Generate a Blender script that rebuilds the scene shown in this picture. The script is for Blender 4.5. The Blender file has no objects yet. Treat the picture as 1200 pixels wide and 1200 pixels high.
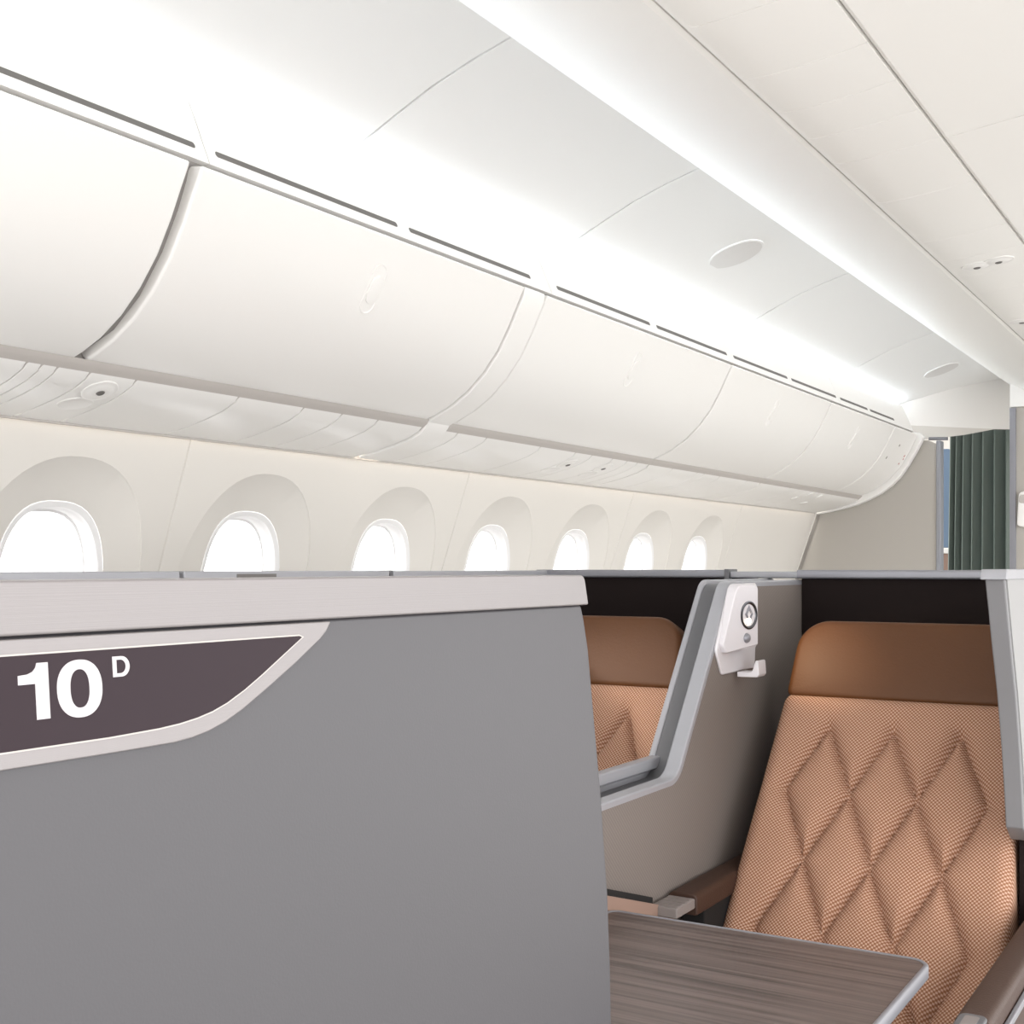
import bpy, bmesh, math, random
import numpy as np
from mathutils import Vector, Matrix
PI = math.pi
C = bpy.context.scene.collection
S = bpy.context.scene
EYE = 1.30            # every height below is measured from the eye and lifted by EYE

# ------------------------------------------------------------------ camera, sky, lamps, exposure
FOCAL = 1455.0
BIN_FILL_ROT = math.radians(42)
cd = bpy.data.cameras.new('camera'); cam = bpy.data.objects.new('camera', cd); C.objects.link(cam)
cd.sensor_width = 36; cd.lens = FOCAL/1200*36; cd.shift_y = 65/1200; cd.clip_start = .05
cam.location = (0, 0, EYE); cam.rotation_euler = (PI/2, 0, math.atan(890/FOCAL))
S.camera = cam

w = bpy.data.worlds.new('sky'); S.world = w; w.use_nodes = True
bg = w.node_tree.nodes['Background']; bg.inputs[0].default_value = (1, 1, 1, 1); bg.inputs[1].default_value = 2.7
_n = w.node_tree.nodes; _l = w.node_tree.links
_tc = _n.new('ShaderNodeTexCoord'); _sx = _n.new('ShaderNodeSeparateXYZ'); _rp = _n.new('ShaderNodeValToRGB'); _ma = _n.new('ShaderNodeMath')
_ma.operation = 'MULTIPLY_ADD'; _ma.inputs[1].default_value = .5; _ma.inputs[2].default_value = .5
_l.new(_tc.outputs['Generated'], _sx.inputs[0]); _l.new(_sx.outputs[2], _ma.inputs[0]); _l.new(_ma.outputs[0], _rp.inputs[0]); _l.new(_rp.outputs[0], bg.inputs[0])
_rp.color_ramp.elements[0].position = .32; _rp.color_ramp.elements[0].color = (.55, .54, .53, 1)      # ground outside
_rp.color_ramp.elements[1].position = .56; _rp.color_ramp.elements[1].color = (1, 1, 1, 1)            # bright overcast sky
S.view_settings.view_transform = 'Standard'; S.view_settings.look = 'None'
S.view_settings.exposure = 0.53; S.view_settings.gamma = 1; S.view_settings.use_curve_mapping = False

def area(name, loc, size, rot, power, col):
    l = bpy.data.lights.new(name, 'AREA'); l.shape = 'RECTANGLE'; l.size, l.size_y = size
    l.energy = power; l.color = col
    o = bpy.data.objects.new(name, l); C.objects.link(o)
    o.location = (loc[0], loc[1], loc[2]+EYE); o.rotation_euler = rot
    return o
area('aisle_cove_lamp', (-1.742, 3.3, .8895), (.012, 7.2), (0, math.radians(-97), 0), 9, (.80, .91, 1))
area('centre_cove_lamp', (-1.165, 2.2, 1.056), (.09, 4.8), (PI, 0, 0), 11, (.90, .96, 1))
area('bin_fill_light', (-1.262, 3.3, 1.085), (.03, 7.2), (0, BIN_FILL_ROT, 0), 6, (1, .98, .95))  # added fill along the centre lip, aimed at the bins to brighten them
area('sidewall_wash_lamp', (-2.198, 3.3, .385), (.03, 7.2), (0, math.radians(14), 0), 9, (1, .95, .86))

# ------------------------------------------------------------------ helpers
def lin(v):
    v = v/255
    return v/12.92 if v <= .04045 else ((v+.055)/1.055)**2.4
def rgb(r, g, b): return (lin(r), lin(g), lin(b), 1)

def mat(name, col, rough=.5, metal=0., spec=.5, bump=None, coat=0.):
    m = bpy.data.materials.new(name); m.use_nodes = True
    nt = m.node_tree; b = nt.nodes['Principled BSDF']
    b.inputs['Base Color'].default_value = col; b.inputs['Roughness'].default_value = rough
    b.inputs['Metallic'].default_value = metal; b.inputs['Specular IOR Level'].default_value = spec
    b.inputs['Coat Weight'].default_value = coat
    if bump:
        sc, st, vec = bump
        tc = nt.nodes.new('ShaderNodeTexCoord'); mp = nt.nodes.new('ShaderNodeMapping'); n = nt.nodes.new('ShaderNodeTexNoise')
        mp.inputs['Scale'].default_value = vec; n.inputs['Scale'].default_value = sc; n.inputs['Detail'].default_value = 3
        bp = nt.nodes.new('ShaderNodeBump'); bp.inputs['Strength'].default_value = st; bp.inputs['Distance'].default_value = .002
        nt.links.new(tc.outputs['Object'], mp.inputs[0]); nt.links.new(mp.outputs[0], n.inputs[0])
        nt.links.new(n.outputs[0], bp.inputs['Height']); nt.links.new(bp.outputs[0], b.inputs['Normal'])
    return m

M = {}
M['white'] = mat('white_moulding', rgb(245, 243, 240), .42)
M['bin'] = mat('bin_gloss', rgb(244, 242, 239), .3)
M['ceil'] = mat('ceiling_white', rgb(247, 247, 246), .55)
M['fascia'] = mat('cream_white', rgb(250, 248, 244), .45)
M['wall'] = mat('sidewall_cream', rgb(226, 222, 216), .55)
M['reveal'] = mat('window_reveal', rgb(240, 239, 239), .5)
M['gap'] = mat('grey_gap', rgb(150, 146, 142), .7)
M['lip'] = mat('grey_lip', rgb(190, 184, 179), .5)
M['grille'] = mat('speaker_grey', rgb(226, 224, 222), .6)
M['wingedge'] = mat('wing_edge_grey', rgb(126, 125, 127), .45)
M['dark'] = mat('dark_slot', rgb(108, 105, 102), .7)
M['black'] = mat('black_void', rgb(16, 15, 15), .8)
M['bulk'] = mat('bulkhead_beige', rgb(182, 177, 170), .7, bump=(300, .15, (1, 1, 1)))
M['steel'] = mat('satin_aluminium', rgb(140, 140, 146), .4, .4)
M['postmetal'] = mat('post_grey', rgb(150, 152, 158), .45, .3)
M['panel'] = mat('grey_satin_lacquer', rgb(79, 77, 80), .42, .15, bump=(400, .05, (1, 1, 1)))
M['trim'] = mat('brushed_trim', rgb(140, 135, 135), .36, .25, bump=(60, .12, (1, .02, 40)))
M['frame'] = mat('pale_grey_trim', rgb(160, 160, 165), .4, .15)
M['midgrey'] = mat('mid_grey_plastic', rgb(95, 95, 98), .45)
M['sign'] = mat('plum_sign_plate', rgb(46, 34, 40), .45, 0, .2)
M['letter'] = mat('white_lettering', rgb(195, 190, 192), .5)
M['shell'] = mat('shell_grey', rgb(150, 149, 149), .5)
M['darkpanel'] = mat('dark_brown_felt', rgb(27, 19, 18), .85, spec=.2, bump=(500, .2, (1, 1, 1)))
M['leather'] = mat('caramel_leather', rgb(86, 51, 22), .55, 0, .35, bump=(220, .25, (1, 1, 1)))
M['armleather'] = mat('brown_leather', rgb(62, 40, 29), .55, bump=(260, .25, (1, 1, 1)))
M['ledge'] = mat('rose_beige_trim', rgb(150, 124, 111), .5)
M['housing'] = mat('pearl_plastic', rgb(214, 210, 213), .35)
M['chrome'] = mat('chrome', rgb(95, 95, 98), .28, 1.)
M['curtain'] = mat('green_curtain', rgb(116, 127, 122), .85, spec=.2)
M['blue'] = mat('blue_panel', rgb(110, 132, 158), .6)
M['carpet'] = mat('grey_carpet', rgb(180, 178, 175), .95, bump=(200, .6, (1, 1, 1)))
M['btn'] = mat('grey_button', rgb(132, 124, 121), .5)
M['red'] = mat('red_mark', rgb(190, 110, 100), .6)

def fabric_mat():
    m = bpy.data.materials.new('peach_woven_fabric'); m.use_nodes = True; nt = m.node_tree; N = nt.nodes; L = nt.links
    b = N['Principled BSDF']; b.inputs['Roughness'].default_value = .85; b.inputs['Specular IOR Level'].default_value = .25
    uv = N.new('ShaderNodeUVMap'); sx = N.new('ShaderNodeSeparateXYZ'); L.new(uv.outputs[0], sx.inputs[0])
    def op(o, a, bb=None):
        n = N.new('ShaderNodeMath'); n.operation = o
        for i, v in enumerate((a, bb)):
            if v is None: continue
            if isinstance(v, (int, float)): n.inputs[i].default_value = v
            else: L.new(v, n.inputs[i])
        return n.outputs[0]
    k = 2*PI/.0054
    u = op('COSINE', op('MULTIPLY', sx.outputs[0], k)); v = op('COSINE', op('MULTIPLY', sx.outputs[1], k))
    s = op('ADD', u, v)
    rp = N.new('ShaderNodeValToRGB'); L.new(op('MULTIPLY_ADD', s, .25), rp.inputs[0])
    rp.inputs[0].links[0].from_node.inputs[2].default_value = .5
    rp.color_ramp.elements[0].position = .42; rp.color_ramp.elements[0].color = rgb(141, 96, 70)
    rp.color_ramp.elements[1].position = .72; rp.color_ramp.elements[1].color = rgb(196, 162, 142)
    L.new(rp.outputs[0], b.inputs['Base Color'])
    bp = N.new('ShaderNodeBump'); bp.inputs['Strength'].default_value = .35; bp.inputs['Distance'].default_value = .001
    L.new(s, bp.inputs['Height']); L.new(bp.outputs[0], b.inputs['Normal'])
    return m
M['fabric'] = fabric_mat()

def wood_mat():
    m = bpy.data.materials.new('taupe_wood_grain'); m.use_nodes = True; nt = m.node_tree; N = nt.nodes; L = nt.links
    b = N['Principled BSDF']; b.inputs['Roughness'].default_value = .38
    tc = N.new('ShaderNodeTexCoord'); mp = N.new('ShaderNodeMapping'); mp.inputs['Scale'].default_value = (1.1, 42, 42)
    n = N.new('ShaderNodeTexNoise'); n.inputs['Scale'].default_value = 2.2; n.inputs['Detail'].default_value = 6; n.inputs['Distortion'].default_value = .5
    L.new(tc.outputs['Object'], mp.inputs[0]); L.new(mp.outputs[0], n.inputs[0])
    rp = N.new('ShaderNodeValToRGB'); e = rp.color_ramp.elements
    e[0].position = .33; e[0].color = rgb(68, 57, 53); e[1].position = .62; e[1].color = rgb(106, 92, 87)
    x = rp.color_ramp.elements.new(.48); x.color = rgb(92, 79, 74)
    L.new(n.outputs[0], rp.inputs[0]); L.new(rp.outputs[0], b.inputs['Base Color'])
    return m
M['wood'] = wood_mat()

def cloth_wall_mat():
    m = bpy.data.materials.new('grey_twill'); m.use_nodes = True; nt = m.node_tree; N = nt.nodes; L = nt.links
    b = N['Principled BSDF']; b.inputs['Roughness'].default_value = .8; b.inputs['Specular IOR Level'].default_value = .25
    tc = N.new('ShaderNodeTexCoord'); wv = N.new('ShaderNodeTexWave'); wv.bands_direction = 'DIAGONAL'; wv.inputs['Scale'].default_value = 75
    wv.inputs['Distortion'].default_value = .4
    L.new(tc.outputs['Object'], wv.inputs[0])
    rp = N.new('ShaderNodeValToRGB'); e = rp.color_ramp.elements
    e[0].color = rgb(118, 109, 104); e[1].color = rgb(129, 120, 114)
    L.new(wv.outputs[0], rp.inputs[0]); L.new(rp.outputs[0], b.inputs['Base Color'])
    return m
M['twill'] = cloth_wall_mat()

def pane_mat():
    m = bpy.data.materials.new('window_pane'); m.use_nodes = True; nt = m.node_tree; N = nt.nodes; L = nt.links
    N.remove(N['Principled BSDF']); out = N['Material Output']
    t = N.new('ShaderNodeBsdfTransparent'); g = N.new('ShaderNodeBsdfGlossy'); g.inputs['Roughness'].default_value = .05
    mx = N.new('ShaderNodeMixShader'); mx.inputs[0].default_value = .06
    L.new(t.outputs[0], mx.inputs[1]); L.new(g.outputs[0], mx.inputs[2]); L.new(mx.outputs[0], out.inputs[0])
    return m
M['pane'] = pane_mat()
def glow_mat():
    m = bpy.data.materials.new('lamp_glow'); m.use_nodes = True; b = m.node_tree.nodes['Principled BSDF']
    b.inputs['Emission Color'].default_value = (1, .86, .66, 1); b.inputs['Emission Strength'].default_value = 6
    return m
M['glow'] = glow_mat()

def wpos(o):
    p = Vector((0, 0, 0))
    while o is not None: p += o.location; o = o.parent
    return p

class MB:
    def __init__(s): s.v = []; s.f = []; s.uv = None
    def add(s, vs, fs):
        o = len(s.v); s.v += [tuple(p) for p in vs]; s.f += [tuple(i+o for i in f) for f in fs]; return s
    def box(s, x0, x1, y0, y1, h0, h1):
        v = [(x, y, z) for x in (x0, x1) for y in (y0, y1) for z in (h0, h1)]
        return s.add(v, [(0, 1, 3, 2), (4, 6, 7, 5), (0, 4, 5, 1), (2, 3, 7, 6), (0, 2, 6, 4), (1, 5, 7, 3)])
    def prism(s, poly, axis, a, b, shear=None):
        def P(p, t):
            if axis == 'Y': q = (p[0], t, p[1])
            elif axis == 'X': q = (t, p[0], p[1])
            else: q = (p[0], p[1], t)
            return shear(q) if shear else q
        n = len(poly)
        return s.add([P(p, a) for p in poly]+[P(p, b) for p in poly],
                     [tuple(range(n))[::-1], tuple(range(n, 2*n))]+[(i, (i+1) % n, n+(i+1) % n, n+i) for i in range(n)])
    def loft(s, rings, closed=True, cap0=False, cap1=False):
        n = len(rings[0]); vs = [p for r in rings for p in r]; fs = []
        for k in range(len(rings)-1):
            for i in range(n if closed else n-1):
                j = (i+1) % n; fs.append((k*n+i, k*n+j, (k+1)*n+j, (k+1)*n+i))
        if cap0: fs.append(tuple(range(n))[::-1])
        if cap1: fs.append(tuple((len(rings)-1)*n+i for i in range(n)))
        return s.add(vs, fs)
    def tube(s, pts, r, n=10, caps=True):
        pts = [Vector(p) for p in pts]; rings = []
        for i, p in enumerate(pts):
            d = (pts[min(i+1, len(pts)-1)]-pts[max(i-1, 0)]).normalized()
            a = d.orthogonal().normalized() if i == 0 else (a-d*a.dot(d)).normalized()
            b = d.cross(a); rings.append([p+(a*math.cos(2*PI*k/n)+b*math.sin(2*PI*k/n))*r for k in range(n)])
        return s.loft(rings, True, caps, caps)
    def lathe(s, o, n, prof, seg=32):
        o = Vector(o); n = Vector(n).normalized(); a = n.orthogonal().normalized(); b = n.cross(a)
        return s.loft([[o+n*h+(a*math.cos(2*PI*k/seg)+b*math.sin(2*PI*k/seg))*max(r, 1e-4) for k in range(seg)] for r, h in prof], True, True, True)
    def build(s, name, m, parent=None, bevel=0, smooth=35, recalc=True, seg=3):
        me = bpy.data.meshes.new(name)
        off = wpos(parent) if parent else Vector((0, 0, 0))
        me.from_pydata([(x-off.x, y-off.y, z+EYE-off.z) for x, y, z in s.v], [], s.f)
        if recalc:
            b = bmesh.new(); b.from_mesh(me); bmesh.ops.recalc_face_normals(b, faces=b.faces); b.to_mesh(me); b.free()
        if s.uv is not None:
            l = me.uv_layers.new(name='UVMap')
            for lp in me.loops: l.data[lp.index].uv = s.uv[lp.vertex_index]
        me.materials.append(M[m]); me.shade_smooth()
        if smooth: me.set_sharp_from_angle(angle=math.radians(smooth))
        o = bpy.data.objects.new(name, me); C.objects.link(o)
        if parent: o.parent = parent
        if bevel:
            mod = o.modifiers.new('bevel', 'BEVEL'); mod.width = bevel; mod.segments = seg; mod.limit_method = 'ANGLE'; mod.angle_limit = math.radians(35); mod.harden_normals = True
        return o

def thing(name, label, cat, loc=(0, 0, -EYE), group=None):
    o = bpy.data.objects.new(name, None); C.objects.link(o); o.location = (loc[0], loc[1], loc[2]+EYE); o.empty_display_size = .1
    return tag(o, label, cat, group)
def tag(o, label, cat, group=None):
    o['label'] = label; o['category'] = cat
    if group: o['group'] = group
    return o
def struct(o): o['kind'] = 'structure'; return o
def copy_tree(o, parent=None):
    c = o.copy(); C.objects.link(c); c.parent = parent
    for ch in list(o.children): copy_tree(ch, c)
    return c

def roundpoly(pts, radii, seg=7):
    out = []; n = len(pts)
    for i in range(n):
        p = Vector(pts[i]); a = Vector(pts[i-1])-p; b = Vector(pts[(i+1) % n])-p; r = radii[i] if hasattr(radii, '__len__') else radii
        if r <= 0: out.append(tuple(p)); continue
        an = a.angle(b); t = min(r/math.tan(an/2), a.length*.49, b.length*.49); rr = t*math.tan(an/2)
        p0 = p+a.normalized()*t; p1 = p+b.normalized()*t; c = p+(a.normalized()+b.normalized()).normalized()*(rr/math.sin(an/2))
        v0 = p0-c; v1 = p1-c; tot = v0.angle_signed(v1) if v0.length > 1e-9 else 0
        for k in range(seg+1):
            q = k/seg*tot; cs, sn = math.cos(-q), math.sin(-q)
            out.append((c.x+v0.x*cs-v0.y*sn, c.y+v0.x*sn+v0.y*cs))
    return out
def inset(poly, d):
    n = len(poly); ar = sum(poly[i-1][0]*poly[i][1]-poly[i][0]*poly[i-1][1] for i in range(n)); sg = 1 if ar > 0 else -1; out = []
    for i in range(n):
        a = Vector(poly[i])-Vector(poly[i-1]); b = Vector(poly[(i+1) % n])-Vector(poly[i])
        if a.length < 1e-7: a = b
        if b.length < 1e-7: b = a
        na = Vector((-a.y, a.x)).normalized(); nb = Vector((-b.y, b.x)).normalized(); m = (na+nb).normalized()
        k = d/max(.4, m.dot(na)); out.append((poly[i][0]+m.x*k*sg, poly[i][1]+m.y*k*sg))
    return out
def cushion(poly, O, U, V, N, depth, r, dome=.0, steps=6):
    """outline in (u, v) turned into a soft slab: front rounded by r and domed, back flat"""
    O, U, V, N = Vector(O), Vector(U), Vector(V), Vector(N); m = MB(); rings = []
    P = lambda q, h: O+U*q[0]+V*q[1]+N*h
    rings.append([P(q, -depth) for q in inset(poly, r*.4)]); rings.append([P(q, -depth+r*.4) for q in poly])
    for k in range(steps+1):
        a = PI/2*k/steps; rings.append([P(q, -r+r*math.sin(a)) for q in inset(poly, r*(1-math.cos(a)))])
    base = inset(poly, r); cx = sum(q[0] for q in base)/len(base); cy = sum(q[1] for q in base)/len(base)
    for t in (.85, .6, .35, .12): rings.append([P((cx+(q[0]-cx)*t, cy+(q[1]-cy)*t), dome*(1-t*t)) for q in base])
    return m.loft(rings, True, True, True)

# ------------------------------------------------------------------ cabin section curves (distance from the camera line, height)
Y0, Y1 = -.3, 6.97
PSU = [(1.955, .388), (1.975, .368), (2.01, .352), (2.06, .337), (2.12, .323), (2.198, .309)]
BIN = [(1.637, .722), (1.645, .705), (1.662, .672), (1.685, .625), (1.72, .565), (1.765, .51), (1.815, .465), (1.87, .43), (1.92, .408), (1.95, .398)]
CEIL = [(1.90, .860), (1.80, .880), (1.74, .900), (1.66, .934), (1.60, .962), (1.5, 1.006), (1.4, 1.040), (1.3, 1.068), (1.2, 1.090), (1.1, 1.105), (.9, 1.122)]
def wall_L(H): return 2.33-.35*H if H > 0 else 2.33+.0875*(1-math.exp(H/.25))
def along(prof, s):
    """point and outward (towards the cabin, downwards) normal at fraction s of a section curve"""
    d = [math.dist(a, b) for a, b in zip(prof, prof[1:])]; t = s*sum(d)
    for (a, b), l in zip(zip(prof, prof[1:]), d):
        if t <= l or (a, b) == (prof[-2], prof[-1]):
            k = t/l; L = a[0]+(b[0]-a[0])*k; H = a[1]+(b[1]-a[1])*k; tx, th = (b[0]-a[0])/l, (b[1]-a[1])/l
            n = Vector((th, 0, -tx)) if True else None
            n = Vector((-th*-1, 0, 0)) if False else Vector((-th, 0, -tx))
            return L, H, n
        t -= l

# ------------------------------------------------------------------ structure
fl = MB().box(-2.7, 3.2, -1.2, 9.2, -1.36, -1.30); struct(fl.build('floor', 'carpet'))

# sidewall with arched window surrounds
PITCH = .61; TC0 = 1.845
windows = [TC0+PITCH*k for k in range(-1, 7)]
def sup(phi, a, b, n): return 1/((abs(math.cos(phi))/a)**n+(abs(math.sin(phi))/b)**n)**(1/n)
HC = -.10
wallm = MB()
base_phis = [2*PI*k/72 for k in range(72)]
def WP(t, H, d): return (-(wall_L(H)+d), t, H)
win_rings = {}
def WD(h): return .018+.20*max(0, h)
for k, tc in enumerate(windows):
    jl = abs(((tc-.305-2.15)/1.22) % 1) < .01 or abs(((tc-.305-2.15)/1.22) % 1) > .99
    t0, t1, h0, h1 = -.305, .305, -.95-HC, .31-HC
    corners = [math.atan2(y, x) % (2*PI) for x in (t0, t1) for y in (h0, h1)]
    ph = sorted(base_phis+corners)
    def rect(phi, x0, x1, y0, y1):
        c, s = math.cos(phi), math.sin(phi)
        r = min([v for v in ((x1/c if c > 1e-9 else 9), (x0/c if c < -1e-9 else 9), (y1/s if s > 1e-9 else 9), (y0/s if s < -1e-9 else 9))])
        return r*c, r*s
    gl, gr = (.004, 0) if jl else (0, .004)
    R = []
    e = [rect(p, t0, t1, h0, h1) for p in ph]
    R.append([WP(tc+x, HC+y, (gl if x < -.3045 else gr if x > .3045 else 0)) for x, y in e])
    e = [rect(p, t0+.003, t1-.003, h0+.003, h1-.003) for p in ph]
    R.append([WP(tc+x, HC+y, 0) for x, y in e])
    arch = [(sup(p, .25, .345, 2.3)*math.cos(p), sup(p, .25, .345, 2.3)*math.sin(p)) for p in ph]
    opn = [(sup(p, .137, .236, 2.7)*math.cos(p), sup(p, .137, .236, 2.7)*math.sin(p)) for p in ph]
    mid = [((a[0]-o[0])*.5+o[0], (a[1]-o[1])*.5+o[1]) for a, o in zip(arch, opn)]
    rim = [(o[0]*1.11, o[1]*1.06) for o in opn]
    R.append([WP(tc+x, HC+y, 0) for x, y in arch])
    R.append([WP(tc+x*.995, HC+y*.995, .003) for x, y in arch])
    R.append([WP(tc+x, HC+y, .0035+.5*WD(HC+y)) for x, y in mid])
    R.append([WP(tc+x, HC+y, WD(HC+y)) for x, y in rim])
    wallm.loft(R)
    win_rings[k] = (tc, rim, opn)
def strip(m, ta, tb, hs, n=1):
    for i in range(n):
        a = ta+(tb-ta)*i/n; b = ta+(tb-ta)*(i+1)/n
        m.loft([[WP(t, h, 0) for h in hs] for t in (a, b)], closed=False)
ta, tb = windows[0]-.305, windows[-1]+.305
hs_low = [-1.3, -1.2, -1.1, -1.0, -.95]; hs_all = hs_low+[-.8, -.6, -.4, -.2, -.1, 0, .1, .2, .31]
strip(wallm, Y0, ta, hs_all); strip(wallm, ta, tb, hs_low)
wallm.loft([[WP(tb+d, h, g) for h in hs_all] for d, g in ((0, .004), (.003, 0))], closed=False)
strip(wallm, tb+.003, Y1, hs_all)
wallm.loft([[(-L, t, H) for L, H in ((wall_L(.31), .31), (2.222, .34), (2.222, .42), (2.235, .9), (1.9, 1.02), (1.7, 1.16), (.6, 1.2))] for t in (Y0, Y1)], closed=False)  # unseen skin above the wall, added to stop light leaking past the bins
struct(wallm.build('wall_left', 'wall', smooth=25))
for k in win_rings:
    tc, rim, opn = win_rings[k]
    m = MB(); q = lambda pts, s, d: [WP(tc+x*s, HC+y*s, WD(HC+y*s)+d-.055) for x, y in pts]
    m.loft([q(rim, 1.0, .0555), q(rim, .99, .0535), q(opn, 1.03, .055), q(opn, 1.0, .058), q(opn, .994, .070), q(opn, .988, .0715), q(opn, .986, .098), q(opn, .96, .100)])
    wo = struct(m.build('window_%d' % (k+1), 'reveal', smooth=50))
    MB().add(q(opn, .98, .0985), [tuple(range(len(opn)))]).build('pane', 'pane', wo)

# overhead cornice with its air slots
corn = [(1.650, .735), (1.656, .75), (1.667, .775), (1.686, .82), (1.705, .862), (1.712, .879), (1.720, .884), (1.729, .879), (1.735, .855), (1.90, .850), (1.96, .80), (1.92, .735)]
m = MB(); ends = [Y0, 1.642, 2.905, 4.22, 5.52, 6.86]
for a, b in zip(ends, ends[1:]): m.prism([(-x, h) for x, h in corn], 'Y', a+.0012, b-.0012)
cor = struct(m.build('trim_2', 'white', smooth=40))
sl = [(-.2, .38), (.42, 1.0), (1.05, 1.617), (1.668, 2.226), (2.271, 2.808), (2.95, 3.544), (3.594, 4.187), (4.253, 4.838), (4.89, 5.492), (5.557, 6.0), (6.046, 6.494)]
for a, b in sl:
    poly = roundpoly([(a, .757), (b, .757), (b, .769), (a, .769)], .0055, 4)
    MB().prism(poly, 'X', 0, .003, shear=lambda q: (-(1.650+(q[2]-.735)*.425)+.0006+q[0]*.2-.0006, q[1], q[2])).build('air_slot', 'dark', cor)
# dark recesses behind the bins and the panels below them
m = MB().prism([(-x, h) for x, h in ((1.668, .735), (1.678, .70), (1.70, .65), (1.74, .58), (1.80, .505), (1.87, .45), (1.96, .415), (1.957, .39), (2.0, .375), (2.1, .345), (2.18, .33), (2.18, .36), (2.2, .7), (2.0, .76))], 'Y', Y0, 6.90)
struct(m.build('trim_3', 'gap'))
m = MB().prism([(-x, h) for x, h in ((1.943, .400), (1.958, .400), (1.975, .372), (1.951, .388), (1.947, .394))], 'Y', Y0, 6.93)
struct(m.build('trim_4', 'lip'))

# overhead bins
binpoly = [(-x, h) for x, h in BIN]+[(-1.99, .43), (-1.85, .52), (-1.75, .62), (-1.70, .70), (-1.67, .728)]
def stadium(s0, s1, hw, yc, prof, n=10):
    """outline of an upright oblong lying on the section curve"""
    out = []
    tot = sum(math.dist(a, b) for a, b in zip(prof, prof[1:])); r = hw/tot
    for k in range(n+1): a = -PI/2+PI*k/n; out.append((s1-r+r*math.cos(a), yc+hw*math.sin(a)))
    for k in range(n+1): a = PI/2+PI*k/n; out.append((s0+r+r*math.cos(a), yc+hw*math.sin(a)))
    return out
def on_curve(prof, s, y, h):
    L, H, nn = along(prof, max(0, min(1, s)))
    t = Vector((-1*(along(prof, min(1, s+.01))[0]-along(prof, max(0, s-.01))[0]), 0, along(prof, min(1, s+.01))[1]-along(prof, max(0, s-.01))[1])).normalized()
    n = Vector((-t.z, 0, t.x)); n = n if n.z < 0 else -n
    return Vector((-L, y, H))+n*h
def make_bin(a, b, label, yl, dy=0):
    o = thing('overhead_bin', label, 'overhead bin', ((-1.8), (a+b)/2, .40), 'overhead bins above the windows')
    MB().prism(binpoly, 'Y', a, b).build('door', 'bin', o, bevel=.006, smooth=30)
    if yl:
        st = stadium(.13, .385, .024, yl, BIN)
        l = MB(); R = [[on_curve(BIN, s, y, h) for s, y in stadium(.13+d, .385-d, .024-d*.4, yl, BIN)] for d, h in ((0, -.001), (0, .0012), (.006, .0016), (.012, -.0006), (.02, -.0008))]
        l.loft(R, True, False, True); lo = l.build('latch', 'white', o, smooth=25)
        st = stadium(.20, .335, .018, yl+.003, BIN)
        R = [[on_curve(BIN, s, y, h) for s, y in stadium(.19+d, .33-d, .019-d*.4, yl+.003, BIN)] for d, h in ((0, -.001), (0, .0025), (.012, .0035))]
        MB().loft(R, True, False, True).build('latch_paddle', 'bin', lo, smooth=25)
    return o
make_bin(Y0, 1.585, 'curved white overhead bin nearest the camera, cut off by the left edge', None)
make_bin(1.612, 2.742, 'large curved white overhead bin left of the plain white filler strip', 2.18)
make_bin(2.86, 4.178, 'curved white overhead bin just right of the plain white filler strip', 3.487)
make_bin(4.192, 5.352, 'curved white overhead bin second from the filler strip toward the green curtain', 4.755)
make_bin(5.366, 6.422, 'curved white overhead bin shaded at its far end, next to the last short bin', 5.876)
last = make_bin(6.436, 6.905, 'short white overhead bin at the far end against the beige bulkhead, with small placards', None)
for s0, s1, yy in ((.17, .20, 6.66), (.34, .375, 6.55)):
    MB().loft([[on_curve(BIN, s, y, h) for s, y in stadium(s0, s1, .008, yy, BIN, 5)] for h in (-.001, .001)], True, False, True).build('latch_button', 'gap', last)
for s0, s1, yy in ((.27, .30, 6.85), (.31, .335, 6.86), (.375, .40, 6.83)):
    MB().loft([[on_curve(BIN, s, y, h) for s, y in stadium(s0, s1, .006, yy, BIN, 5)] for h in (-.001, .001)], True, False, True).build('placard', 'red', last)
# filler strip between bins, and the end frame of the bin row
outer = [(1.640, .724)]+[(x-.003, h-.003) for x, h in BIN[1:-1]]+[(1.945, .393), (1.952, .383), (1.972, .362), (2.007, .346), (2.058, .331), (2.12, .317), (2.185, .306)]
struct(MB().box(-2.2065, -2.1985, Y0, 6.9, .3055, .318).build('trim_18', 'lip'))
m = MB().prism([(-x, h) for x, h in outer]+[(-2.18, .34), (-2.0, .40), (-1.80, .53), (-1.70, .68), (-1.67, .728)], 'Y', 2.748, 2.850)
struct(m.build('trim_5', 'bin', bevel=.004, smooth=30))
endp = [(1.612, .712), (1.622, .69), (1.652, .632), (1.694, .560), (1.735, .50), (1.785, .45), (1.845, .408), (1.91, .376), (1.98, .348), (2.06, .328), (2.14, .312), (2.215, .302)]
m = MB().prism([(-x, h) for x, h in endp]+[(-2.215, .36), (-1.9, .6), (-1.68, .74), (-1.63, .735)], 'Y', 6.915, 6.965)
struct(m.build('trim_6', 'white', bevel=.006, smooth=30))

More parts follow.
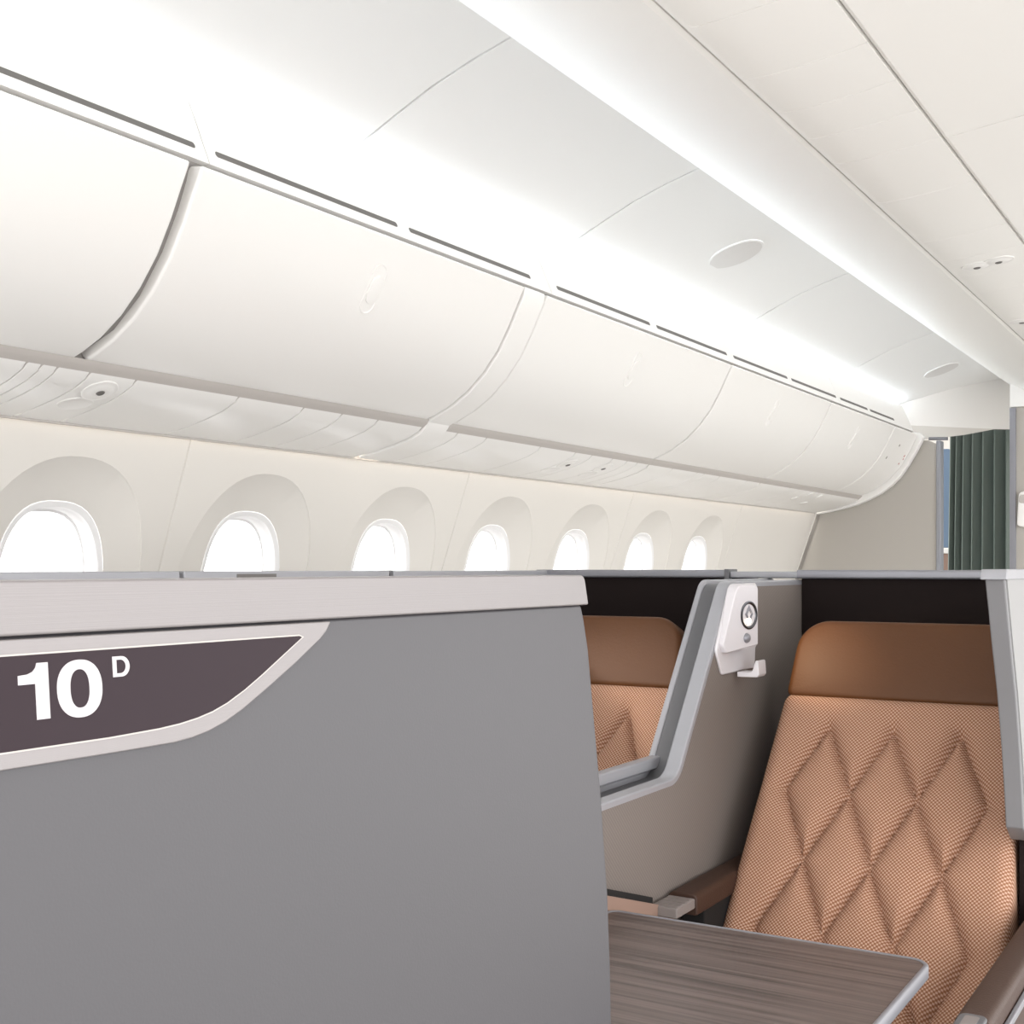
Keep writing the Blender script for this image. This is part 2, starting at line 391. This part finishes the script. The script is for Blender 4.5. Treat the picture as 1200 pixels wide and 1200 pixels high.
# passenger service panels under the bins (each bay a thing, each seam a gap between its panels)
bays = [([Y0, .25, .62, 1.0, 1.2, 1.491, 1.524, 1.559, 1.635, 1.75, 2.043, 2.261, 2.404, 2.549, 2.744], 'service panels under the bins left of the filler strip, with two round fittings', [(2.005, 1.693, 1), (2.075, 1.690, 0)]),
        ([2.854, 2.916, 3.068, 3.383, 3.615, 3.730, 3.884, 3.999, 4.083, 4.178], 'service panels under the bin right of the filler strip, with two air vents and lamps', [(2.02, 3.66, 1), (2.085, 3.655, 0), (2.01, 3.90, 1), (2.077, 3.915, 0)]),
        ([4.183, 4.393, 4.635, 4.706, 4.871, 5.188, 5.35], 'plain service panels under the bin second from the filler strip', []),
        ([5.355, 5.757, 5.88, 6.0, 6.2, 6.42, 6.905], 'service panels under the farthest bins, with four small pale fittings', [(2.032, 6.02, 2), (1.978, 6.10, 2), (2.07, 6.28, 2), (1.985, 6.27, 2)])]
psup = [(-x, h) for x, h in PSU]+[(-2.198, .318), (-2.12, .332), (-2.06, .346), (-2.012, .361), (-1.982, .376), (-1.962, .394)]
def fitting(par, L, y, kind, prof=PSU, side=-1):
    H = None
    for a, b in zip(prof, prof[1:]):
        if min(a[0], b[0]) <= L <= max(a[0], b[0]): H = a[1]+(b[1]-a[1])*(L-a[0])/(b[0]-a[0]); tx = Vector((-(b[0]-a[0]), 0, b[1]-a[1])).normalized()
    n = Vector((-tx.z, 0, tx.x)); n = n if n.z < 0 else -n
    o = Vector((-L, y, H))
    if kind == 1:
        v = MB().lathe(o, n, [(.038, -.001), (.038, .0008), (.036, .0018), (.032, .0010), (.026, .003), (.016, .005), (.012, .005), (.0, .005)], 28).build('air_vent', 'white', par)
        MB().lathe(o+n*.0051, n, [(.009, 0), (.008, .0015), (0, .0015)], 16).build('nozzle', 'dark', v)
    elif kind == 0:
        MB().lathe(o, n, [(.037, -.001), (.037, .0008), (.034, .0018), (.031, .0008), (0, .0006)], 28).build('reading_lamp', 'white', par)
    else:
        MB().lathe(o, n, [(.022, -.001), (.022, .002), (.016, .005), (0, .004)], 20).build('fitting', 'white', par)
for ys, lab, fits in bays:
    o = thing('service_panel', lab, 'ceiling panel', (-2.07, (ys[0]+ys[-1])/2, .34), 'service panels under the overhead bins')
    for a, b in zip(ys, ys[1:]):
        MB().prism(psup, 'Y', a+.0015, b-.0015).build('panel', 'bin', o, bevel=.002, smooth=30, seg=2)
    for L, y, kd in fits: fitting(o, L, y, kd)

# aisle ceiling in panels, closed at the far end by the header over the curtain
m = MB(); seams = [Y0, 1.2, 2.13, 3.09, 4.47, 5.80, 7.62]
cp = [(-x, h) for x, h in CEIL]+[(-x, h+.012) for x, h in reversed(CEIL)]
for a, b in zip(seams, seams[1:]): m.prism(cp, 'Y', a+.0035, b-.0035)
struct(m.build('ceiling', 'ceil', smooth=30))
struct(MB().prism([(-x, h+.010) for x, h in CEIL]+[(-x, h+.03) for x, h in reversed(CEIL)], 'Y', Y0, 7.62).build('trim_7', 'gap'))
for L, y, lab in ((1.478, 3.80, 'larger oval ceiling disc, the nearer one between two ceiling seams'), (1.455, 6.63, 'smaller oval ceiling disc above the far bulkhead header')):
    for a, b in zip(CEIL, CEIL[1:]):
        if b[0] <= L <= a[0]: H = a[1]+(b[1]-a[1])*(a[0]-L)/(a[0]-b[0]); tx = Vector((-(b[0]-a[0]), 0, b[1]-a[1])).normalized()
    n = Vector((-tx.z, 0, tx.x)); n = n if n.z < 0 else -n
    o = Vector((-L, y, H))
    t = thing('ceiling_disc', lab, 'ceiling fitting', tuple(o), 'round discs in the aisle ceiling')
    MB().lathe(o, n, [(.094, -.012), (.094, .0042), (.092, .0048), (.089, .0044), (0, .0044)], 48).build('rim', 'ceil', t)
    MB().lathe(o+n*.0045, n, [(.087, 0), (.087, .0006), (0, .0006)], 48).build('grille', 'grille', t)

# centre stowage: fascia, service strip, inner panel
fas = [(1.262, 1.068), (1.272, 1.060), (1.268, 1.045), (1.235, 1.010), (1.18, .972), (1.10, .925), (1.0, .872), (.90, .828), (.80, .793), (.735, .7755), (.725, .778), (.725, .84), (.9, .95), (1.06, 1.035), (1.235, 1.045), (1.25, 1.066)]
struct(MB().prism([(-x, h) for x, h in fas], 'Y', Y0, 7.62).build('trim_8', 'fascia', smooth=25))
struct(MB().prism([(-x, h) for x, h in ((.728, .786), (.70, .782), (.65, .783), (.58, .79), (.50, .80), (.50, .86), (.728, .86))], 'Y', Y0, 6.9).build('trim_9', 'gap'))
CPS = [(.718, .7735), (.700, .768), (.65, .7695), (.58, .776), (.516, .786)]
cs = thing('service_panel', 'cream service strip on the underside of the centre stowage, top right', 'ceiling panel', (-.58, 3, .70))
ys = [Y0, .5, 1.0, 1.4, 1.64, 1.863, 2.03, 2.18, 2.341, 2.639, 3.012, 3.22, 3.42, 3.64, 3.9, 4.05, 4.24, 4.6, 5.2, 6.0, 6.89]
cpp = [(-x, h) for x, h in CPS]+[(-x, h+.012) for x, h in reversed(CPS)]
for a, b in zip(ys, ys[1:]): MB().prism(cpp, 'Y', a+.0008, b-.0008).build('panel', 'fascia', cs, bevel=.0008, smooth=30, seg=1)
for L, y in ((.642, 3.326), (.588, 3.316), (.665, 4.14)): fitting(cs, L, y, 1, CPS)
m = MB()
for a, b in zip([Y0, 2.346, 3.6, 4.9, 6.0], [2.343, 3.597, 4.897, 5.997, 6.9]): m.prism([(-.512, .789), (-.504, .784), (-.40, .797), (-.25, .81), (.1, .825), (.4, .83), (.7, .825), (1.05, .81), (1.2, .79), (1.2, .9), (-.512, .9)], 'Y', a, b)
struct(m.build('trim_10', 'fascia', smooth=30))

struct(MB().box(-.80, -.785, Y0, 7.62, .86, 1.14).build('light_block_1', 'ceil'))  # unseen closure added to keep sky light out of the centre trough
struct(MB().prism([(-.9, 1.122), (-.785, 1.13), (-.785, 1.142), (-.9, 1.134)], 'Y', Y0, 7.62).build('light_block_2', 'ceil'))  # unseen extension up to that closure, also added to block light
# far end: beige bulkhead, posts, centre bulkhead, header over the curtain
struct(MB().prism([(-2.42, -1.3), (-1.556, -1.3), (-1.556, .672), (-1.60, .695), (-2.42, .70)], 'Y', 6.972, 7.03).build('wall_rear', 'bulk'))
struct(MB().box(-1.556, -1.532, 6.962, 7.04, -1.3, .69).build('trim_11', 'postmetal', bevel=.004))
j = MB(); j.loft([[(-(wall_L(h)-.004)+dx, 6.9705-abs(dx)*.3, h) for h in hs_all[:-1]+[.25, .30]] for dx in (0, .022)], closed=False)
struct(j.build('trim_12', 'gap', smooth=0))
struct(MB().prism(roundpoly([(-1.163, -1.3), (1.9, -1.3), (1.9, .835), (-1.163, .835)], 0), 'Y', 6.90, 7.02).build('wall_rear_centre', 'bulk'))
struct(MB().prism(roundpoly([(-1.165, .836), (1.9, .836), (1.9, 1.02), (-1.165, 1.02)], [0, 0, 0, .05]), 'Y', 6.885, 7.02).build('trim_13', 'white', bevel=.003))
struct(MB().box(-1.167, -1.136, 6.888, 7.0, -1.3, .835).build('trim_14', 'steel', bevel=.003))
def ceil_H(L):
    for p, q in zip(CEIL, CEIL[1:]):
        if q[0] <= L <= p[0]: return p[1]+(q[1]-p[1])*(p[0]-L)/(p[0]-q[0])
    return .88
hpath = [(-1.83, 6.93, .80), (-1.76, 6.945, .787), (-1.70, 6.985, .784), (-1.62, 7.07, .783), (-1.53, 7.18, .783), (-1.43, 7.30, .783), (-1.33, 7.41, .783), (-1.24, 7.49, .783), (-.92, 7.60, .783)]
spath = [(-1.72, 6.99, .715), (-1.69, 6.99, .712), (-1.66, 6.995, .708), (-1.62, 7.0, .703), (-1.56, 7.05, .712), (-1.46, 7.23, .74), (-1.34, 7.42, .782), (-1.242, 7.494, .782), (-.922, 7.604, .782)]
R = [[(x, y, ceil_H(-x)+.008) for x, y, h in hpath], [(x, y, h+.012) for x, y, h in hpath], [(x+.002, y+.004, h) for x, y, h in hpath]]
struct(MB().loft(R, closed=False).build('trim_15', 'white', smooth=40))
struct(MB().loft([[(x+.002, y+.004, h) for x, y, h in hpath], spath], closed=False).build('trim_17', 'wall', smooth=40))
m = MB().tube([(-1.60, 6.99, .705), (-1.54, 6.99, .702), (-1.50, 6.99, .70)], .009)
struct(m.build('trim_16', 'steel'))

# the next cabin, glimpsed through the gap
struct(MB().box(-2.6, 3.0, 9.1, 9.2, -1.3, 1.2).build('wall_far', 'wall'))
struct(MB().box(-2.6, 3.0, 7.66, 9.2, 1.0, 1.06).build('ceiling_far', 'ceil'))
p = thing('cabin_partition', 'blue partition seen through the narrow gap left of the green curtain', 'partition', (-1.72, 7.83, -1.3))
MB().prism(roundpoly([(-1.82, .12), (-1.648, .12), (-1.648, .72), (-1.82, .72)], [0, .03, .03, 0]), 'Y', 7.80, 7.85).build('panel', 'blue', p, bevel=.006)
MB().box(-1.76, -1.635, 7.79, 7.86, .085, .115).build('rail', 'white', p, bevel=.006)
MB().box(-1.82, -1.655, 7.8, 7.86, -1.3, .085).build('base', 'ledge', p, bevel=.006)

# green pleated curtain
zig = [(-1.478, 7.03), (-1.466, 6.995), (-1.455, 7.035), (-1.441, 6.99), (-1.424, 7.035), (-1.406, 6.985), (-1.381, 7.035), (-1.355, 6.98), (-1.325, 7.035), (-1.297, 6.98), (-1.262, 7.035), (-1.236, 6.98), (-1.206, 7.04), (-1.190, 6.985), (-1.172, 7.03)]
# folds: a long face towards the viewer and a short return
xs = [-1.482, -1.452, -1.416, -1.369, -1.316, -1.258, -1.198, -1.165]
def cur(fr, h):
    pts = []
    for i, (a, b) in enumerate(zip(xs, xs[1:])):
        sh = -.030*fr*(1-i/6.5)
        for u, y in ((0, 6.975), (.05, 6.972), (.12, 6.985), (.35, 7.0), (.7, 7.016), (.92, 7.03), (.985, 7.026)):
            pts.append(((a+(b-a)*u+sh)*1.07, y+.49, h))
    return pts
t = MB().loft([cur(f, .83-2.11*f) for f in (0, .1, .25, .4, .6, .8, 1.0)], closed=False)
cu = t.build('pleated_curtain', 'curtain', smooth=50, recalc=False)
cu.modifiers.new('thick', 'SOLIDIFY').thickness = .003
tag(cu, 'dark green pleated curtain hanging in the aisle opening at the far end', 'curtain')
f = thing('wall_fitting', 'small white rounded fitting on the beige wall at the right edge', 'wall fitting', (-1.10, 6.88, .30))
MB().prism(roundpoly([(-1.128, .215), (-1.05, .20), (-1.05, .40), (-1.118, .39)], .02), 'Y', 6.86, 6.899).build('body', 'white', f, bevel=.008)
MB().prism(roundpoly([(-1.118, .335), (-1.06, .33), (-1.06, .38), (-1.112, .375)], .012), 'Y', 6.853, 6.862).build('cover', 'lip', f, bevel=.003)

# ------------------------------------------------------------------ furniture
# front partition with the seat sign: its face leans out towards the aisle at the bottom
def lean(q):
    x, y, h = q
    return (x+.08*max(0, -.045-h), y, h)
part = thing('seat_partition', 'large grey partition in the foreground with white 10D on a dark plate', 'partition', (-.70, .5, -EYE))
pp = [(-.3, -.044), (1.302, -.044), (1.3075, -.06), (1.3135, -.097), (1.3164, -.178), (1.3199, -.27), (1.319, -.39), (1.312, -.48), (1.305, -.54), (1.27, -.8), (1.22, -1.29), (-.3, -1.29)]
MB().prism(pp, 'X', -.745, -.70, shear=lean).build('side_panel', 'panel', part, bevel=.004)
tp = roundpoly([(-.3, -.0445), (1.311, -.0445), (1.3005, -.009), (1.2, -.0085), (-.3, -.0085)], [0, .002, .011, 0, 0])
MB().prism(tp, 'X', -.750, -.6945).build('top_trim', 'trim', part, bevel=.006, seg=4)
def face(x): return lambda q: lean((-.70+q[0]+x, q[1], q[2]))
fo = [(.33, -.0465), (.836, -.0465), (.829, -.055), (.82, -.0615), (.7857, -.0805), (.75, -.0985), (.7229, -.1115), (.703, -.1195), (.6852, -.1245), (.668, -.1275), (.6505, -.129), (.6, -.1294), (.33, -.1294)]
sf = MB().prism(fo, 'X', -.001, .005, shear=face(0)).build('sign_frame', 'trim', part, bevel=.0012, seg=2)
fi = [(.345, -.0573), (.793, -.0573), (.796, -.0585), (.7445, -.0862), (.7249, -.0960), (.7049, -.1045), (.689, -.1095), (.6731, -.1128), (.655, -.1152), (.6351, -.1166), (.59, -.1178), (.345, -.1180)]
MB().prism(inset(fi, -.0012), 'X', 0, .0054, shear=face(0)).build('sign_rim', 'lip', sf)
MB().prism(fi, 'X', 0, .0058, shear=face(0)).build('sign_plate', 'sign', sf)
def glyph_ring(yc, hc, a, b, n, ai, bi, ni, name):
    m = MB(); R = []
    ph = [2*PI*k/56 for k in range(56)]
    out = [(yc+sup(p, a, b, n)*math.cos(p), hc+sup(p, a, b, n)*math.sin(p)) for p in ph]
    inn = [(yc+sup(p, ai, bi, ni)*math.cos(p), hc+sup(p, ai, bi, ni)*math.sin(p)) for p in ph]
    F = face(0); P = lambda pts, x: [F((x, y, h)) for y, h in pts]
    m.loft([P(inn, .0058), P(inn, .0063), P(out, .0063), P(out, .0058)])
    return m.build(name, 'letter', sf, smooth=30)
one = [(.5313, -.0998), (.5417, -.0998), (.5417, -.0628), (.5330, -.0628), (.5318, -.0660), (.5295, -.0683), (.5255, -.0698), (.5183, -.0703), (.5183, -.0763), (.5313, -.0763)]
MB().prism(one, 'X', .0058, .0063, shear=face(0)).build('digit_one', 'letter', sf)
glyph_ring(.5668, -.0822, .0187, .0195, 2.25, .0080, .0130, 2.35, 'digit_zero')
def dring(x0, x1, h0, h1, t, ti):
    def D(x0, x1, h0, h1):
        r = (h1-h0)/2; c = x1-r; pts = [(x0, h0)]
        pts += [(c+r*math.cos(a), (h0+h1)/2+r*math.sin(a)) for a in [-PI/2+PI*k/16 for k in range(17)]]+[(x0, h1)]
        return pts
    o = D(x0, x1, h0, h1); i = D(x0+t, x1-t, h0+ti, h1-ti); F = face(0); P = lambda pts, x: [F((x, y, h)) for y, h in pts]
    MB().loft([P(i, .0058), P(i, .0063), P(o, .0063), P(o, .0058)]).build('letter', 'letter', sf, smooth=30)
dring(.5955, .6105, -.0768, -.0625, .0034, .0024)

# tray table
tt = thing('tray_table', 'wood-grain tray table with aluminium edge in front of the right seat', 'table', (-.9, 1.6, -EYE))
tp = roundpoly([(-.955, 1.34), (-.425, 1.34), (-.425, 1.884), (-.955, 1.884)], [.02, .03, .032, .02])
MB().prism(inset(tp, .007), 'Z', -.592, -.5795).build('table_top', 'wood', tt, bevel=.001, seg=1)
ring = lambda d, h: [(x, y, h) for x, y in inset(tp, d)]
MB().loft([ring(.0072, -.5795), ring(.006, -.5785), ring(.002, -.5785), ring(0, -.5805), ring(0, -.597), ring(.004, -.600), ring(.05, -.600)], True, False, True).build('edge_trim', 'steel', tt, smooth=50)
MB().box(-.93, -.87, 1.44, 1.56, -.68, -.599).tube([(-.90, 1.50, -1.25), (-.90, 1.50, -.66)], .025, 14).build('support_arm', 'steel', tt, bevel=.004)
MB().prism(roundpoly([(-.97, 1.42), (-.80, 1.42), (-.80, 1.58), (-.97, 1.58)], .03), 'Z', -1.3, -1.25).build('base', 'midgrey', tt, bevel=.006)

# seats
SX = -.663
def make_seat():
    o = thing('airline_seat', 'peach quilted seat with caramel headrest on the right, facing the camera', 'seat', (SX, 2.2, -EYE), 'quilted business class seats')
    # quilted backrest
    du, dv = Vector((0, -.6, -.8)), Vector((0, -.8, .6)); O = Vector((SX, 2.6435, -.285))
    nu, nv = 133, 185; VT = .80
    segs = []
    wx, hv, v0 = .0667, .152, .0725
    for r in range(0, 6):
        ev = r % 2 == 0
        cols = (-2, 0, 2) if ev else (-3, -1, 1, 3)
        for c in cols:
            for d in (-1, 1):
                if abs(c+d) <= 3: segs.append(((c*wx, v0+r*hv), ((c+d)*wx, v0+(r+1)*hv)))
    us = np.linspace(-1, 1, nu); vs = np.linspace(0, VT, nv)
    rad = .030
    vv, uu = np.meshgrid(vs, us, indexing='ij')
    hw = .246+.030*vv/VT
    rc = .022                                   # rounded top corners
    hw = hw-np.where(vv < rc, rc-np.sqrt(np.maximum(0, rc**2-(rc-vv)**2)), 0)
    x = uu*hw
    d = np.full(x.shape, 9.)
    for (a, b), (c2, e) in segs:
        L2 = (c2-a)**2+(e-b)**2; t = np.clip(((x-a)*(c2-a)+(vv-b)*(e-b))/L2, 0, 1)
        d = np.minimum(d, np.hypot(x-(a+t*(c2-a)), vv-(b+t*(e-b))))
    h = .023*(1-np.exp(-d/.016))+.006*(1-np.exp(-d/.0045))
    ed = np.minimum(np.abs(hw)-np.abs(x), vv+.002); ed = np.minimum(ed, rad)
    h = h-(rad-np.sqrt(np.maximum(0, rad**2-(rad-ed)**2)))
    m = MB(); vsl = []; m.uv = []
    for i in range(nv):
        for k in range(nu):
            p = O+Vector((x[i, k], 0, 0))+du*vv[i, k]+dv*h[i, k]; vsl.append(p); m.uv.append((x[i, k]+.7071*0, vv[i, k]))
    fs = [(i*nu+k, i*nu+k+1, (i+1)*nu+k+1, (i+1)*nu+k) for i in range(nv-1) for k in range(nu-1)]
    # sides and back
    border = [(0, k) for k in range(nu)]+[(i, nu-1) for i in range(1, nv)]+[(nv-1, k) for k in range(nu-2, -1, -1)]+[(i, 0) for i in range(nv-2, 0, -1)]
    base = len(vsl)
    for i, k in border: vsl.append(O+Vector((x[i, k], 0, 0))+du*vv[i, k]+dv*(-.10)); m.uv.append((x[i, k], vv[i, k]))
    nb = len(border)
    for q in range(nb):
        a, b = border[q], border[(q+1) % nb]; fs.append((a[0]*nu+a[1], b[0]*nu+b[1], base+(q+1) % nb, base+q))
    fs.append(tuple(base+q for q in range(nb)))
    m.uv = [((u+v)*.7071, (u-v)*.7071) for u, v in m.uv]
    m.add(vsl, fs); m.build('backrest', 'fabric', o, smooth=60)
    # headrest
    hp = roundpoly([(-.243, .0), (.243, .0), (.226, .176), (-.226, .176)], [.016, .016, .072, .072], 10)
    cushion(hp, (SX, 2.622, -.279), (1, 0, 0), (0, .34, .94), (0, -.94, .34), .07, .014, .002).build('headrest', 'leather', o, smooth=60)
    # seat cushion
    sp = roundpoly([(-.255, 0), (.255, 0), (.255, .52), (-.255, .52)], .03)
    sc = cushion(sp, (SX, 2.30, -.84), (1, 0, 0), (0, -1, .03), (0, .03, 1), .12, .03, .012)
    sc.uv = [(p[0], p[1]) for p in sc.v]; sc.build('seat_cushion', 'fabric', o, smooth=60)
    MB().box(SX-.24, SX+.24, 1.85, 2.55, -1.1, -.94).box(SX-.18, SX+.18, 1.95, 2.45, -1.3, -1.09).build('base', 'midgrey', o, bevel=.01)
    MB().prism([(2.12, -1.05), (2.4, -1.05), (2.78, -.60), (2.80, -.20), (2.735, -.20), (2.70, -.42)], 'X', SX-.20, SX+.20).build('back_frame', 'midgrey', o, bevel=.01)
    # armrests
    for s in (-1, 1):
        x0, x1 = (SX-.312, SX-.253) if s < 0 else (SX+.292, SX+.341)
        ya = 2.16 if s < 0 else 1.765
        lo = -.652 if s < 0 else -.72
        ye = 2.78 if s < 0 else 2.57
        ar = roundpoly([(x0, lo), (x1, lo), (x1, -.612), (x0, -.612)], [.004, .004, .012, .012], 5)
        a = MB().prism(ar, 'Y', ya, ye).build('armrest', 'armleather', o, bevel=.003)
        if s < 0:
            e = MB().box(x0+.003, x1-.003, ya-.085, ya-.0005, -.638, -.619).build('control_panel', 'btn', a, bevel=.003)
            for q in range(4): MB().box(x0+.006, x1-.006, ya-.082+q*.0195, ya-.0655+q*.0195, -.6195, -.6178).build('button', 'btn', a, bevel=.0006, seg=1)
        else:
            e = MB().prism(roundpoly([(x0+.006, ya-.14), (x1-.006, ya-.14), (x1-.006, ya+.014), (x0+.006, ya+.014)], .012), 'Z', -.66, -.6105).build('control_panel', 'midgrey', a, bevel=.003)
            MB().prism(roundpoly([(x0+.015, ya-.12), (x1-.015, ya-.12), (x1-.015, ya+.002), (x0+.015, ya+.002)], .004), 'Z', -.612, -.6098).build('button', 'btn', a)
            MB().box(x1+.001, x1+.009, 1.6, 2.5, -.652, -.641).build('side_trim', 'steel', a, bevel=.002)
            ar2 = roundpoly([(x0, -.72), (x1, -.72), (x1, -.613), (x0, -.613)], [.004, .004, .012, .012], 5)
            MB().prism(ar2, 'Y', 1.62, ya-.145).build('armrest_front', 'armleather', a, bevel=.003)
        MB().box(x0+.006, x1-.006, ya+.05, min(2.7, ye-.02), -1.0, lo).build('armrest_support', 'black', o, bevel=.003)
    return o
seat = make_seat()
seat2 = copy_tree(seat); seat2.location.x += -1.402+.663
seat2['label'] = 'peach quilted seat partly hidden between the foreground partition and the divider'

# divider between the two seats: two shells with a dark slot between them, a lamp unit on the near face
dv = thing('seat_divider', 'grey divider between the two seats, with a reading lamp unit on it', 'partition', (-1.03, 2.4, -EYE))
def dout(y0, yk, yt, hb, ht, yend=2.99, r=(.05, .05), bot=-1.29):
    return roundpoly([(yend, bot), (1.35, bot), (1.35, hb), (yk, hb), (yt, ht), (yend, ht)], [0, 0, 0, r[0], r[1], 0], 10)
A = dout(1.35, 2.215, 2.495, -.406, -.030, r=(.06, .045))
Bo = dout(1.35, 2.268, 2.548, -.405, -.027, r=(.06, .045), bot=-.47)
Sl = dout(1.35, 2.256, 2.536, -.416, -.036, r=(.06, .045), bot=-.47)
MB().prism(A, 'X', -1.012, -.980).build('near_frame', 'frame', dv, bevel=.004)
Ai = [(y, h) for y, h in inset(A, .010)]
MB().prism(inset(A, .012), 'X', -.982, -.9795).build('fabric_face', 'twill', dv)
MB().prism(Sl, 'X', -1.060, -1.010).build('sliding_screen', 'midgrey', dv, bevel=.004)
MB().prism(Bo, 'X', -1.076, -1.060).build('far_frame', 'frame', dv, bevel=.005)
MB().prism(roundpoly([(1.35, -.402), (2.365, -.402), (2.385, -.379), (1.35, -.379)], [0, .008, .004, 0]), 'X', -1.072, -1.047).build('far_ledge', 'frame', dv, bevel=.004)
MB().prism([(1.5, -.440), (2.15, -.639), (2.15, -.664), (1.5, -.465)], 'X', -.9795, -.957).build('ledge', 'ledge', dv, bevel=.001)
MB().prism([(1.5, -.428), (2.06, -.600), (2.06, -.613), (1.5, -.441)], 'X', -.9795, -.960).build('ledge_gap', 'black', dv)
# lamp unit
hp = roundpoly([(2.478, -.035), (2.634, -.034), (2.634, -.172), (2.624, -.178), (2.620, -.222), (2.432, -.224), (2.396, -.172)], [.03, .012, .004, .004, .006, .012, .02], 6)
lu = MB().prism(hp, 'X', -.981, -.973).build('lamp_unit', 'housing', dv, bevel=.004)
up = roundpoly([(2.462, -.036), (2.537, -.0365), (2.537, -.165), (2.424, -.178), (2.412, -.160)], [.03, .012, .003, .008, .012], 6)
fx = lambda y: -.965+.24*(y-2.412)
MB().prism(up, 'X', 0, 1, shear=lambda q: (-.976 if q[0] < .5 else fx(q[1]), q[1], q[2])).build('lamp_block', 'housing', lu, bevel=.008, seg=5)
nx = Vector((1, -.24, 0)).normalized(); tx = Vector((.24, 1, 0)).normalized()
lc = Vector((fx(2.502), 2.502, -.101))
MB().lathe(lc, nx, [(.030, -.001), (.030, .002), (.0275, .003), (.0245, .002), (.023, -.0015), (.018, -.0025), (.0, -.003)], 36).build('lamp_ring', 'chrome', lu, smooth=50)
m = MB()
dm = lambda r, x: [lc+nx*x+tx*(r*.72*math.cos(q))+Vector((0, 0, r*math.sin(q)+.002)) for q in (0, PI/2, PI, 3*PI/2)]
m.loft([dm(.017, -.002), dm(.019, .0015), dm(.0155, .003), dm(.012, .003), dm(.0105, -.001)])
m.build('lamp_diamond', 'steel', lu, smooth=20)
MB().lathe(lc+Vector((0, -.002, -.012)), nx, [(.0068, -.002), (.0065, .002), (.004, .004), (0, .0045)], 20).build('bulb', 'glow', lu)
MB().lathe((fx(2.494), 2.494, -.149), nx, [(.0105, -.001), (.0105, .001), (.0085, .005), (.004, .0075), (0, .008)], 24).build('switch', 'steel', lu)
def spot(name, loc, to, power, deg, r, col):
    l = bpy.data.lights.new(name, 'SPOT'); l.energy = power; l.spot_size = math.radians(deg); l.spot_blend = .7; l.shadow_soft_size = r; l.color = col
    o = bpy.data.objects.new(name, l); C.objects.link(o); o.location = (loc[0], loc[1], loc[2]+EYE)
    o.rotation_euler = (Vector(to)-Vector(loc)).to_track_quat('-Z', 'Y').to_euler()
spot('divider_lamp_light', (-.918, 2.505, -.112), (-.84, 2.66, -.205), 1.1, 72, .012, (1, .8, .55))
spot('left_seat_fill', (-2.07, 1.69, .325), (-1.32, 2.5, -.4), 60, 34, .05, (1, .93, .84))  # spot added to brighten the left seat, set at a round panel fitting
hk = MB().prism(roundpoly([(-.970, -.2215), (-.937, -.2215), (-.929, -.197), (-.923, -.197), (-.921, -.226), (-.925, -.232), (-.970, -.233)], [0, .008, .002, .003, .004, .004, 0], 4), 'Y', 2.503, 2.548)
hk.build('hook', 'housing', lu, bevel=.003)

# shells behind the seats
sh = thing('seat_shell', 'dark-lined seat shell behind the right seat, with a grey top rail and side wing', 'seat shell', (-.68, 2.95, -EYE))
MB().box(-.978, -.40, 2.955, 2.985, -1.29, -.02).build('back_panel', 'darkpanel', sh)
MB().prism(roundpoly([(2.938, -.027), (2.99, -.027), (2.99, -.006), (2.938, -.006)], .005, 4), 'X', -.985, -.375).build('top_rail', 'steel', sh)
wg = [(2.195, -.020), (2.215, -.06), (2.25, -.13), (2.30, -.22), (2.345, -.33), (2.372, -.42), (2.385, -.47), (2.43, -.50), (2.985, -.50), (2.985, -.02)]
wg = [(y*.976, h*.976) for y, h in wg]
MB().prism(wg, 'X', -.401, -.3705).build('side_wing', 'wingedge', sh, bevel=.003)
MB().prism([(y+.012, h) for y, h in wg[:8]]+[(2.90, -.488), (2.90, -.02)], 'X', -.372, -.3685).build('wing_face', 'shell', sh)
MB().prism(roundpoly([(2.126, -.020), (2.136, -.003), (2.99, -.003), (2.99, -.020)], [.002, .006, 0, 0], 4), 'X', -.406, -.365).build('wing_cap', 'frame', sh, bevel=.002)
MB().box(-.398, -.3715, 2.45, 2.952, -1.29, -.476).build('lower_wing', 'darkpanel', sh)

sh2 = thing('seat_shell', 'dark-lined seat shell behind the half-hidden left seat, under a thin grey rail', 'seat shell', (-1.4, 2.95, -EYE))
MB().box(-1.70, -1.10, 2.955, 2.985, -1.29, -.02).build('back_panel', 'darkpanel', sh2)
MB().prism(roundpoly([(2.938, -.026), (2.99, -.026), (2.99, -.006), (2.938, -.006)], .005, 4), 'X', -1.72, -1.168).build('top_rail', 'steel', sh2)
MB().box(-1.170, -1.158, 2.93, 2.992, -.031, -.004).build('rail_end', 'midgrey', sh2, bevel=.002)
MB().prism(roundpoly([(2.942, -.0265), (2.985, -.0265), (2.985, -.010), (2.942, -.010)], .004, 4), 'X', -1.157, -.986).build('joining_rail', 'frame', sh2)
MB().box(-1.72, -1.69, 2.237, 2.985, -1.29, -.028).build('side_wall', 'shell', sh2)
MB().box(-1.725, -1.685, 2.247, 2.95, -.028, -.008).build('side_rail', 'frame', sh2, bevel=.003)
MB().box(-1.722, -1.688, 2.236, 2.247, -.029, -.006).build('rail_joint', 'midgrey', sh2, bevel=.001)
for y0, y1, lab in ((-.2, 1.606, 'grey-railed console wall below the nearest window, its top just above the partition'), (1.612, 2.232, 'grey-railed console wall with a dark slot in its rail, below the second window')):
    t = thing('console_wall', lab, 'console', (-1.70, (y0+y1)/2, -EYE), 'console walls along the window side')
    MB().box(-1.72, -1.69, y0, y1, -1.29, -.028).build('side_wall', 'shell', t)
    MB().box(-1.725, -1.685, y0+.002, y1-.002, -.028, -.007).build('top_rail', 'frame', t, bevel=.003)
    if y0 > 0: MB().box(-1.686, -1.6835, 1.748, 1.857, -.0195, -.0125).build('slot', 'dark', t)
